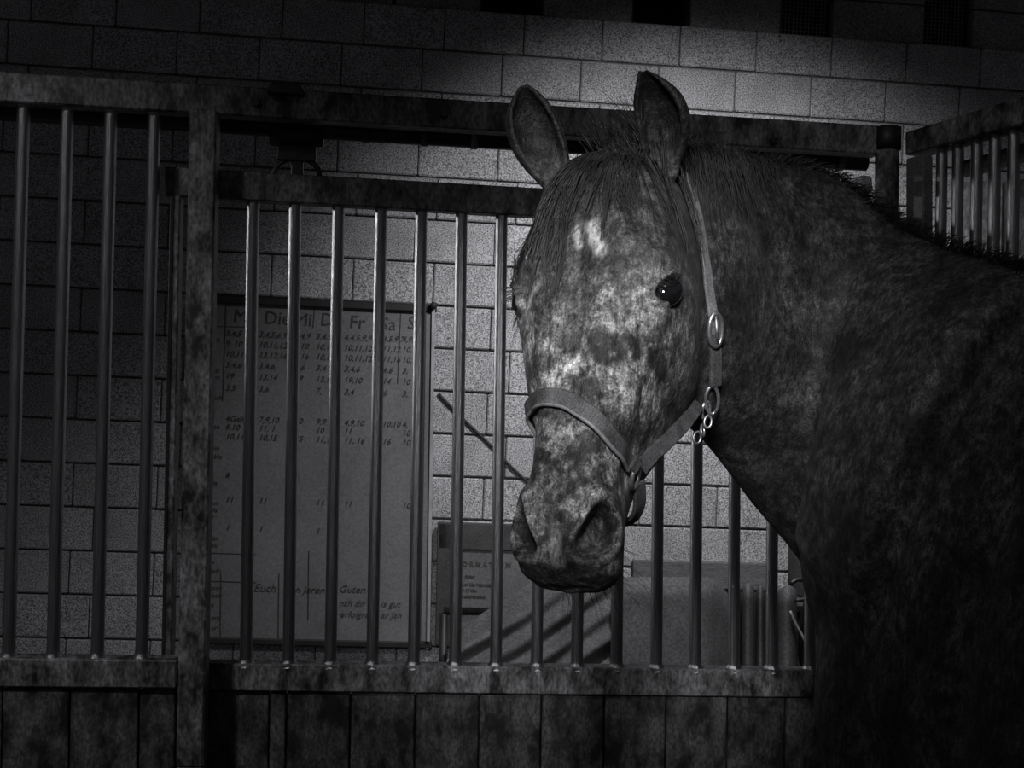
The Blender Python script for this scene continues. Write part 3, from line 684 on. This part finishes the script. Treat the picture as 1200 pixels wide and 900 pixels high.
# neck and shoulder muscles (world space strokes on the near side)
NW_ = None
def wbrush(pts, r, amp):
    N_ = NW_; acc = capsule(CO, [tuple(p) for p in pts], r); CO[:] += N_*(acc*amp)[:, None]
BV = bv(); NW_ = nrm()
def stroke(px, r, amp):
    pts = [hit(*q)[0] for q in px]; pts = [p for p in pts if p]
    if len(pts) > 1: wbrush(pts, r, amp)
stroke([(642, 325), (641, 380), (638, 440)], .008, -.005)
stroke([(750, 385), (753, 430), (752, 495)], .008, -.0045)
stroke([(735, 395), (738, 440), (736, 490)], .010, .003)
stroke([(628, 350), (630, 400), (627, 450)], .010, .003)
stroke([(905, 250), (960, 270), (1030, 330), (1110, 390)], .07, .010)
stroke([(880, 215), (905, 300), (925, 360)], .040, -.008)
stroke([(1150, 470), (1105, 580), (1060, 700), (1040, 820)], .08, .012)
stroke([(1190, 560), (1150, 660), (1120, 780), (1110, 900)], .06, -.012)
stroke([(865, 530), (905, 590), (950, 655)], .03, .005)
stroke([(850, 470), (900, 540), (960, 620)], .04, -.006)
bw = sst((CO[:, 0]-.40)/.15); smooth_where(bw, 12)
# coat relief: short clumps
N_ = nrm(); 
hm.polygons.foreach_set('use_smooth', np.ones(len(hm.polygons), bool)); hm.update(); BV = bv()
# coat
def coat():
    m = bpy.data.materials.new('dark_horse_coat'); m.use_nodes = True; nt = m.node_tree; N = nt.nodes; L = nt.links; b = N['Principled BSDF']
    tc = N.new('ShaderNodeTexCoord')
    def noise(scale, detail=4, rough=.6, stretch=None):
        n_ = N.new('ShaderNodeTexNoise'); n_.inputs['Scale'].default_value = scale; n_.inputs['Detail'].default_value = detail; n_.inputs['Roughness'].default_value = rough
        if stretch:
            mp = N.new('ShaderNodeMapping'); mp.inputs['Scale'].default_value = stretch; L.new(tc.outputs['Object'], mp.inputs[0]); L.new(mp.outputs[0], n_.inputs[0])
        else: L.new(tc.outputs['Object'], n_.inputs[0])
        return n_.outputs[0]
    def rng(x, a, b_, c, d):
        r = N.new('ShaderNodeMapRange'); r.inputs[1].default_value = a; r.inputs[2].default_value = b_; r.inputs[3].default_value = c; r.inputs[4].default_value = d; L.new(x, r.inputs[0]); return r.outputs[0]
    def mth(op, x, y):
        q = N.new('ShaderNodeMath'); q.operation = op
        for i, v in enumerate((x, y)):
            if isinstance(v, (int, float)): q.inputs[i].default_value = v
            else: L.new(v, q.inputs[i])
        return q.outputs[0]
    big = mth('MULTIPLY', rng(noise(14, 5, .62), .38, .66, .22, 1.0), rng(noise(55, 3, .6), .36, .64, .30, 1.25)); fine = rng(noise(150, 3, .7, (1, 1, .45)), .32, .68, .2, 1.8); grain = rng(noise(380, 2), .34, .66, .45, 1.55)
    v = mth('MULTIPLY', mth('MULTIPLY', big, fine), grain)
    at_ = N.new('ShaderNodeAttribute'); at_.attribute_name = 'pale'      # star and snip hairs; bridge highlight and lit face painted in
    sep = N.new('ShaderNodeSeparateColor'); L.new(at_.outputs['Color'], sep.inputs[0])
    fm = mth('MULTIPLY', mth('MULTIPLY', mth('MULTIPLY', rng(noise(23, 5, .62), .42, .60, .02, 1.5), rng(noise(70, 3, .6), .38, .62, .25, 1.25)), fine), grain)
    base = mth('MULTIPLY', v, .058)
    star = mth('MULTIPLY', mth('MULTIPLY', sep.outputs[0], .30), fine)
    dusty = mth('MULTIPLY', mth('MULTIPLY', sep.outputs[1], .15), fm)  # dusty mottle that also carries the face's lit look in its colour
    tot = mth('ADD', mth('ADD', base, .004), mth('ADD', star, dusty))
    dark = rng(sep.outputs[2], 0, 1, 1, .12); tot = mth('MULTIPLY', tot, dark)
    cb = N.new('ShaderNodeCombineColor')
    L.new(tot, cb.inputs[0]); L.new(mth('MULTIPLY', tot, .98), cb.inputs[1]); L.new(mth('MULTIPLY', tot, 1.0), cb.inputs[2]); L.new(cb.outputs[0], b.inputs['Base Color'])
    L.new(rng(big, .1, 1, .60, .42), b.inputs['Roughness']); b.inputs['Specular IOR Level'].default_value = .22
    b.inputs['Sheen Weight'].default_value = .03; b.inputs['Sheen Roughness'].default_value = .4
    bp = N.new('ShaderNodeBump'); bp.inputs['Strength'].default_value = 1.0; bp.inputs['Distance'].default_value = .004
    hgt = mth('ADD', mth('MULTIPLY', noise(230, 3, .7, (1, 1, .4)), .55), mth('MULTIPLY', noise(48, 3, .6), .6)); L.new(hgt, bp.inputs['Height']); L.new(bp.outputs[0], b.inputs['Normal'])
    return m
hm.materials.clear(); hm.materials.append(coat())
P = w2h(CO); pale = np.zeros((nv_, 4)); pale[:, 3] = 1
front = (P[:, 1] > -.05) & (P[:, 1] < .66) & (np.abs(P[:, 0]) < .13) & (P[:, 2] > -.3)
hp = lambda *q: [w2h(hit(*x)[0]) for x in q]
pale[:, 0] = np.where(front, capsule(P, hp((694, 264), (698, 280), (704, 292)), .016)*.95+capsule(P, hp((676, 268), (678, 288)), .010)*.7
                      +capsule(P, hp((652, 628), (650, 645), (654, 658)), .016)*.5+capsule(P, hp((651, 440), (648, 458)), .012)*.30, 0)  # last stroke paints a highlight on the nose bridge
face_lit = np.interp(P[:, 1], [.13, .21, .29, .50, .56, .60, .64], [0, .4, 1, 1, .95, .6, .4])*np.interp(P[:, 2], [-.22, -.13, -.03], [0, .85, 1])  # light on face and cheek painted in, fading towards the jaw
face_lit = face_lit*(1-.8*capsule(P, [(.016, .17, .01), (.012, .23, .01), (.006, .30, .006)], .040))
pale[:, 1] = np.where(front, face_lit, 0)
# bare nostril skin with shade painted in, dark eyelids and lips, black ear hair
dk = DEEP*.6
for s_ in (1, -1):
    m3 = np.array((s_, 1, 1))
    dk = np.maximum(dk, capsule(P, [np.array((.048, .535, -.045))*m3, np.array((.040, .570, -.045))*m3], .028)*.9)
    dk = np.maximum(dk, capsule(P, [EC*m3], .026)*.8)
dk = np.maximum(dk, capsule(P, [(-.04, .615, -.094), (.0, .63, -.094), (.04, .615, -.094)], .014)*.8)
dk = np.maximum(dk, sst((-.005-P[:, 1])/.03)*(P[:, 2] > -.14)*(np.abs(P[:, 0]) < .16)*.82)
pale[:, 2] = dk
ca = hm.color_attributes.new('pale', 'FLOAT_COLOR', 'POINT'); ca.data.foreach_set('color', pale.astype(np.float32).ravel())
horse = bpy.data.objects.new('horse', hm); COL.objects.link(horse)
tag(horse, 'dark horse with white star turning its haltered head to look back', 'horse')
def kid(name, me, m, parent=horse):
    return link(name, me, m, parent)
# eyes
em = bpy.data.materials.new('dark_wet_eye'); em.use_nodes = True; b = em.node_tree.nodes['Principled BSDF']
b.inputs['Base Color'].default_value = (.006, .006, .007, 1); b.inputs['Roughness'].default_value = .04; b.inputs['Coat Weight'].default_value = 1; b.inputs['Coat Roughness'].default_value = .02
for c, n_, a, b_, s_ in EYES:
    ctr = h2w(c-n_*.0150-a*.006-b_*s_*.0035); V = []; Fs = []; k1, k2 = 24, 32
    for j in range(k1+1):
        th = math.pi*j/k1
        for i in range(k2):
            ph = 2*math.pi*i/k2; d = np.array((math.sin(th)*math.cos(ph), math.sin(th)*math.sin(ph), math.cos(th)))
            V.append(ctr+(HM @ (a*d[0]*.0260+b_*d[1]*.0205+n_*d[2]*.0205)))
    for j in range(k1):
        for i in range(k2): Fs.append((j*k2+i, (j+1)*k2+i, (j+1)*k2+(i+1) % k2, j*k2+(i+1) % k2))
    kid('eye', mesh('eye', V, Fs, True), em)
# hooves
for c in hooves:
    V = []; Fs = []
    for z, ra, rl, sh in ((0, .066, .062, 0), (.035, .06, .056, .006), (.075, .049, .047, .014), (.078, .04, .04, .014)):
        for i in range(20):
            a_ = 2*math.pi*i/20; V.append(c+BD*(ra*math.cos(a_)+sh)+BL*rl*math.sin(a_)+np.array((0, 0, z)))
    for j in range(3):
        for i in range(20): Fs.append((j*20+i, j*20+(i+1) % 20, (j+1)*20+(i+1) % 20, (j+1)*20+i))
    Fs.append(tuple(range(20))[::-1]); Fs.append(tuple(60+i for i in range(20))); kid('hoof', mesh('hoof', V, Fs, True), M['hoof'])
# ------------------------------------------------------------------ hair
class Hair:
    def __init__(s): s.V = []; s.F = []
    def strand(s, pts, r0, r1=.0003):
        pts = [Vector(p) for p in pts]; n = len(pts); base = len(s.V); ref = None
        for i, p in enumerate(pts):
            tg = (pts[min(i+1, n-1)]-pts[max(i-1, 0)]); tg = tg.normalized() if tg.length > 1e-9 else Vector((0, 0, 1))
            if ref is None: ref = tg.orthogonal().normalized()
            ref = (ref-tg*ref.dot(tg)); ref = ref.normalized() if ref.length > 1e-6 else tg.orthogonal().normalized()
            q = tg.cross(ref); r = r0+(r1-r0)*(i/(n-1))
            for k in range(3):
                a_ = 2.0944*k; s.V.append(p+(ref*math.cos(a_)+q*math.sin(a_))*r)
        for i in range(n-1):
            for k in range(3): s.F.append((base+i*3+k, base+i*3+(k+1) % 3, base+i*3+3+(k+1) % 3, base+i*3+3+k))
    def done(s, name, m, label=None):
        o = kid(name, mesh(name, s.V, s.F, True), m); o['kind'] = 'stuff'
        if label: o['label'] = label
        return o
def hug(p, off):
    q, n_, i, d = BV.find_nearest(Vector(p))
    dd = Vector(p)-q
    if dd.dot(n_) < off: return q+n_*off
    return Vector(p)
R = random.Random(11)
fh = Hair()          # forelock falling from the poll over the forehead and to both sides
def lock(H_, l0, l1, s0, ln, n, spread, wav, lift):
    ph = R.uniform(0, 6); w0 = R.uniform(.5, 1.3)*wav
    for k in range(n):
        a0 = R.gauss(0, spread); a1 = R.gauss(0, spread*.45); lf = lift*R.uniform(.4, 1.2); le = ln*R.uniform(.72, 1.08); pts = []
        for j in range(11):
            t_ = j/10; l = l0+a0*(1-t_)+a1*t_+(l1-l0)*t_**.85+w0*math.sin(t_*6+ph)*t_; s_ = s0+le*t_
            d = np.interp(abs(l), [0, .05, .09, .118], [.012, .004, -.02, -.06])+np.interp(s_, [-.06, -.02, .03, .08], [-.10, -.05, -.018, 0])
            pts.append(hug(h2w((l, s_, d)), lf*(.5+math.sin(t_*3.1))*.6+.001))
        H_.strand(pts, R.uniform(.0006, .0011))
for k in range(30):
    q = R.random()
    if q < .5: lock(fh, R.uniform(-.045, .0), R.uniform(-.125, -.035), R.uniform(-.05, -.015), R.uniform(.15, .29), 20, .006, .010, .016)
    elif q < .68: lock(fh, R.uniform(-.02, .02), R.uniform(-.03, .03), R.uniform(-.05, -.02), R.uniform(.09, .15), 18, .006, .006, .010)
    else: lock(fh, R.uniform(.005, .045), R.uniform(.03, .085), R.uniform(-.05, -.02), R.uniform(.12, .20), 18, .006, .008, .012)
fh.done('forelock', M['hair'], 'black forelock')
fs = Hair()          # bristling tuft standing between the ears
for k in range(620):
    t_ = R.random(); p0 = Vector(h2w((R.gauss(.014, .018), -.03+R.uniform(-.012, .015), -.09+R.uniform(-.05, .06))))
    q, n_, i, d = BV.find_nearest(p0); ln = R.uniform(.025, .062)*(1 if R.random() < .8 else 1.25)
    dr = (Vector((-.35+R.gauss(0, .25), -.15+R.gauss(0, .2), 1))).normalized(); bend = Vector((-.3, -.25, -.25))
    fs.strand([q-n_*.002+dr*ln*x+bend*ln*.35*x*x for x in (0, .25, .5, .75, 1)], .0010)
fs.done('poll_tuft', M['hair'], 'short bristling hair between the ears')
mn = Hair()          # mane: thick behind the near ear, then a short bristly crest down the neck
crest = [np.array(a) for a, b, c in NECK[1:]]; CR = spline([h2w((.0, -.02, -.12))]+crest, 20)
for k in range(2200):
    t_ = R.random()**1.1; i = t_*(len(CR)-1.001); p = CR[int(i)]*(1-i % 1)+CR[int(i)+1]*(i % 1)
    q, n_, ii, d = BV.find_nearest(Vector(p)+Vector((R.gauss(0, .012), R.gauss(0, .02), .03)))
    tg = Vector(CR[min(int(i)+3, len(CR)-1)]-CR[int(i)]).normalized()
    if t_ < .30 and R.random() < .75:      # hanging on the near side behind the ear
        ln = R.uniform(.05, .24)*(1-t_*1.8); pts = []; p_ = q-n_*.002
        dirv = Vector((R.uniform(-.1, .22), -.9, .35)); 
        for j in range(8):
            pts.append(hug(p_, .003+.006*R.random())); dirv = (dirv+Vector((R.uniform(-.02, .05), .02, -.75))).normalized(); p_ = pts[-1]+dirv*ln/7
        mn.strand(pts, R.uniform(.0008, .0013))
    else:
        ln = R.uniform(.012, .034)*(1.0 if t_ < .55 else 1.25); dr = (n_*.6+tg*R.uniform(-.1, .9)+Vector((R.gauss(0, .2), R.gauss(0, .3), .35))).normalized()
        mn.strand([q-n_*.003+dr*ln*x+Vector((0, 0, -ln*.3*x*x))+tg*ln*.3*x*x for x in (0, .3, .65, 1)], .0010)
mn.done('mane', M['hair'], 'short black mane')
wk = Hair()          # whiskers on lips and chin, eyelashes
for k in range(70):
    l = R.uniform(-.04, .055); p, n_, i, d = BV.find_nearest(Vector(h2w((l, R.uniform(.55, .63), R.uniform(-.15, -.115))))); ln = R.uniform(.02, .06)
    dr = (n_+Vector((R.gauss(.35, .3), R.gauss(0, .2), R.gauss(-.35, .25)))).normalized()
    wk.strand([p-n_*.001+dr*ln*x+Vector((0, 0, -ln*.35*x*x)) for x in (0, .3, .6, 1)], .00045, .0001)
wk.done('whiskers', M['hair'])
tl_ = Hair()
for k in range(500):
    c0 = Vector((1.215+R.gauss(0, .015), .085+R.gauss(0, .015), 1.36+R.uniform(-.06, .04))); ln = R.uniform(.5, .95); q0 = Vector((.05+R.gauss(0, .03), -.12+R.gauss(0, .03), 0))
    tl_.strand([c0+q0*min(1, x*2.2)+Vector((0, 0, .02*math.sin(x*3)-ln*x*x*.6-ln*.4*x)) for x in (0, .12, .25, .4, .6, .8, 1)], .0016)
tl_.done('tail', M['hair'], 'black tail')
ls = Hair()
for c, n_, a, b_, s_ in EYES:
    for k in range(26):
        ph = R.uniform(-1.1, 1.1); sg = -1 if True else 1
        q = c+a*.0235*math.sin(ph)+b_*s_*(.0160*math.cos(ph))+n_*.009
        up_ = b_*s_; dr = n_*.9+up_*.15+a*math.sin(ph)*.4; dr /= np.linalg.norm(dr); ln = R.uniform(.010, .018)
        ls.strand([h2w(q+dr*ln*x-up_*ln*.7*x*x) for x in (0, .35, .7, 1)], .0006, .0002)
ls.done('eyelashes', M['hair'])

if DEBUG:
    for q in ((602,620),(606,600),(610,620),(615,640),(620,620),(625,600),(700,590),(700,620),(715,620)):
        p, n_ = hit(*q); print('HIT', q, None if p is None else (w2h(p).round(3)))
# ------------------------------------------------------------------ halter
hal = empty('halter', tuple(h2w((0, .40, .02))), 'worn webbing halter with buckle and rings on the horse head', 'halter')
def ribbon(name, pts, nr, w_, th, m, parent=hal, ends=True):
    """flat strap: pts and outward normals (k x 3)"""
    P_ = np.asarray(pts, float); N_ = np.asarray(nr, float); V = []; Fs = []; k = len(P_)
    sec = [(-.5, 0), (-.5, .6), (-.42, 1), (.42, 1), (.5, .6), (.5, 0)]; n = len(sec)
    for i in range(k):
        tg = P_[min(i+1, k-1)]-P_[max(i-1, 0)]; tg /= np.linalg.norm(tg); nn = N_[i]-tg*(N_[i]@tg); nn /= np.linalg.norm(nn); b_ = np.cross(tg, nn)
        for x, y in sec: V.append(P_[i]+b_*x*w_+nn*y*th)
    for i in range(k-1):
        for j in range(n): Fs.append((i*n+j, i*n+(j+1) % n, (i+1)*n+(j+1) % n, (i+1)*n+j))
    Fs.append(tuple(range(n))[::-1]); Fs.append(tuple((k-1)*n+j for j in range(n)))
    me = mesh(name, V, Fs); bm = bmesh.new(); bm.from_mesh(me); bmesh.ops.recalc_face_normals(bm, faces=bm.faces[:]); bm.to_mesh(me); bm.free()
    return link(name, me, m, parent)
def lay(local, off=.0015, m=7, strict=True):
    """spline through head-space points, laid on the skin"""
    Q = spline(np.asarray(local, float), m); pts = []; nr = []
    for q in Q:
        w_ = Vector(h2w(q)); p, n_, i, d = BV.find_nearest(w_)
        if strict or (w_-p).dot(n_) < off: pts.append(p+n_*off)
        else: pts.append(w_)
        nr.append(n_)
    nr = np.array(nr, float)
    for _ in range(6): nr[1:-1] = (nr[:-2]+nr[1:-1]*2+nr[2:])/4
    P_ = np.array(pts, float)
    for _ in range(4): P_[1:-1] = (P_[:-2]+P_[1:-1]*2+P_[2:])/4
    return P_+nr*.0012, nr
mir = lambda L_: [(-a, b, c) for a, b, c in L_]
half = [(0, .384, .001), (.024, .397, -.002), (.046, .418, -.016), (.059, .436, -.045), (.064, .447, -.090)]
nb_ = [(-.064, .415, -.105), (-.073, .392, -.068), (-.072, .381, -.042), (-.052, .378, -.018), (-.024, .380, .0)]+half
P_, N_ = lay(nb_, m=9); ob = ribbon('noseband', P_, N_, .022, .005, M['strap'])
# bright rolled lower edge of the noseband
tgs = np.gradient(P_, axis=0); tgs /= np.linalg.norm(tgs, axis=1)[:, None]; low = np.cross(tgs, N_)
if (low[len(low)//2]@(h2w((0, 1, 0))-h2w((0, 0, 0)))) < 0: low = -low
eb = tube('edge_binding', P_+low*.0105+N_*.003, .0028, M['strap_edge'], ob, 6); eb.matrix_parent_inverse = Matrix.Identity(4); eb.parent = ob
def torus(name, c, nrm_, up, ra, rb, r, m, n=28):
    c = np.array(c); n_ = np.array(nrm_, float); n_ /= np.linalg.norm(n_); a = np.array(up, float); a -= n_*(a@n_); a /= np.linalg.norm(a); b_ = np.cross(n_, a); V = []; Fs = []; k = 8
    for i in range(n):
        t_ = 2*math.pi*i/n; e_ = a*math.cos(t_)*ra+b_*math.sin(t_)*rb; o_ = a*math.cos(t_)+b_*math.sin(t_)
        for j in range(k): q = 2*math.pi*j/k; V.append(c+e_+(o_*math.cos(q)+n_*math.sin(q))*r)
    for i in range(n):
        for j in range(k): Fs.append((i*k+j, i*k+(j+1) % k, ((i+1) % n)*k+(j+1) % k, ((i+1) % n)*k+j))
    return link(name, mesh(name, V, Fs, True), m, hal)
for s_ in (1, -1):
    f = (lambda L_: L_) if s_ > 0 else mir
    def skin(l, off): p, n_, i, d = BV.find_nearest(Vector(h2w(f([l])[0]))); return np.array(p+n_*off), np.array(n_)
    c, n_ = skin((.064, .455, -.108), .006); dn = h2w((0, 1, -.3))-h2w((0, 0, 0))
    torus('side_ring', c, n_, dn, .019, .015, .0032, M['buckle'])
    # stitched fold of the noseband round the ring
    P_, N_ = lay(f([(.063, .444, -.084), (.064, .449, -.098)]), .006, 4); ribbon('stitched_fold', P_, N_, .020, .006, M['strap'])
    P_, N_ = lay(f([(.066, .442, -.120), (.078, .400, -.168), (.086, .350, -.225), (.094, .300, -.275)]), .006, m=8); N_ = N_*.35+np.array((-.25, -.95, .1))*(.9 if s_ > 0 else 0); ribbon('cheek_strap', P_, N_, .021, .005, M['strap'])
    P_, N_ = lay(f([(.062, .462, -.124), (.056, .485, -.150), (.036, .500, -.178), (0, .505, -.186)]), m=7, strict=False); N_ = N_*.5+np.array((0, -.9, .1))*(.7 if s_ > 0 else 0); ribbon('chin_strap', P_, N_, .020, .005, M['strap'])
    c, n_ = skin((.101, .280, -.294), .007); up = h2w((0, -1, .55))-h2w((0, 0, 0))
    torus('jaw_ring', c, n_+np.array((-.3, -.6, 0)), up, .021, .0095, .0027, M['buckle'])
    c2, n2 = skin((.098, .302, -.300), .006); torus('jaw_link', c2, n2+np.array((.6, -.5, .2)), up, .013, .008, .0026, M['buckle'])
    P_, N_ = lay(f([(.109, .262, -.282), (.113, .245, -.266), (.117, .215, -.240), (.119, .200, -.227)]), m=6); ribbon('cheek_tab', P_, N_, .019, .006, M['strap'])
    P_, N_ = lay(f([(.117, .225, -.248), (.119, .19, -.222), (.118, .156, -.200), (.113, .109, -.179), (.105, .053, -.161), (.092, .0, -.150), (.07, -.03, -.150), (.04, -.045, -.148), (0, -.05, -.146)]), .003, m=7); ribbon('crown_strap', P_, N_, .015, .004, M['strap_pale'])
    if s_ > 0:
        c, n_ = skin((.1185, .196, -.222), .011); torus('buckle', c, n_, up, .023, .0115, .0036, M['buckle'])
        a = h2w((0, -1, .55))-h2w((0, 0, 0)); a /= np.linalg.norm(a); nn = n_/np.linalg.norm(n_)
        tube('buckle_tongue', [c-a*.018+nn*.002, c+a*.020+nn*.003], .002, M['buckle'], hal, 6)
# chain under the jaw ring
pts = [h2w(q) for q in ((.098, .315, -.303), (.090, .328, -.305), (.083, .340, -.303))]
for i, p in enumerate(pts): torus('chain_link', p, (1, -.6, .2) if i % 2 else (.2, -1, .1), h2w((0, 1, 0))-h2w((0, 0, 0)), .0085, .0055, .002, M['buckle'], 16)
bpy.context.view_layer.update()
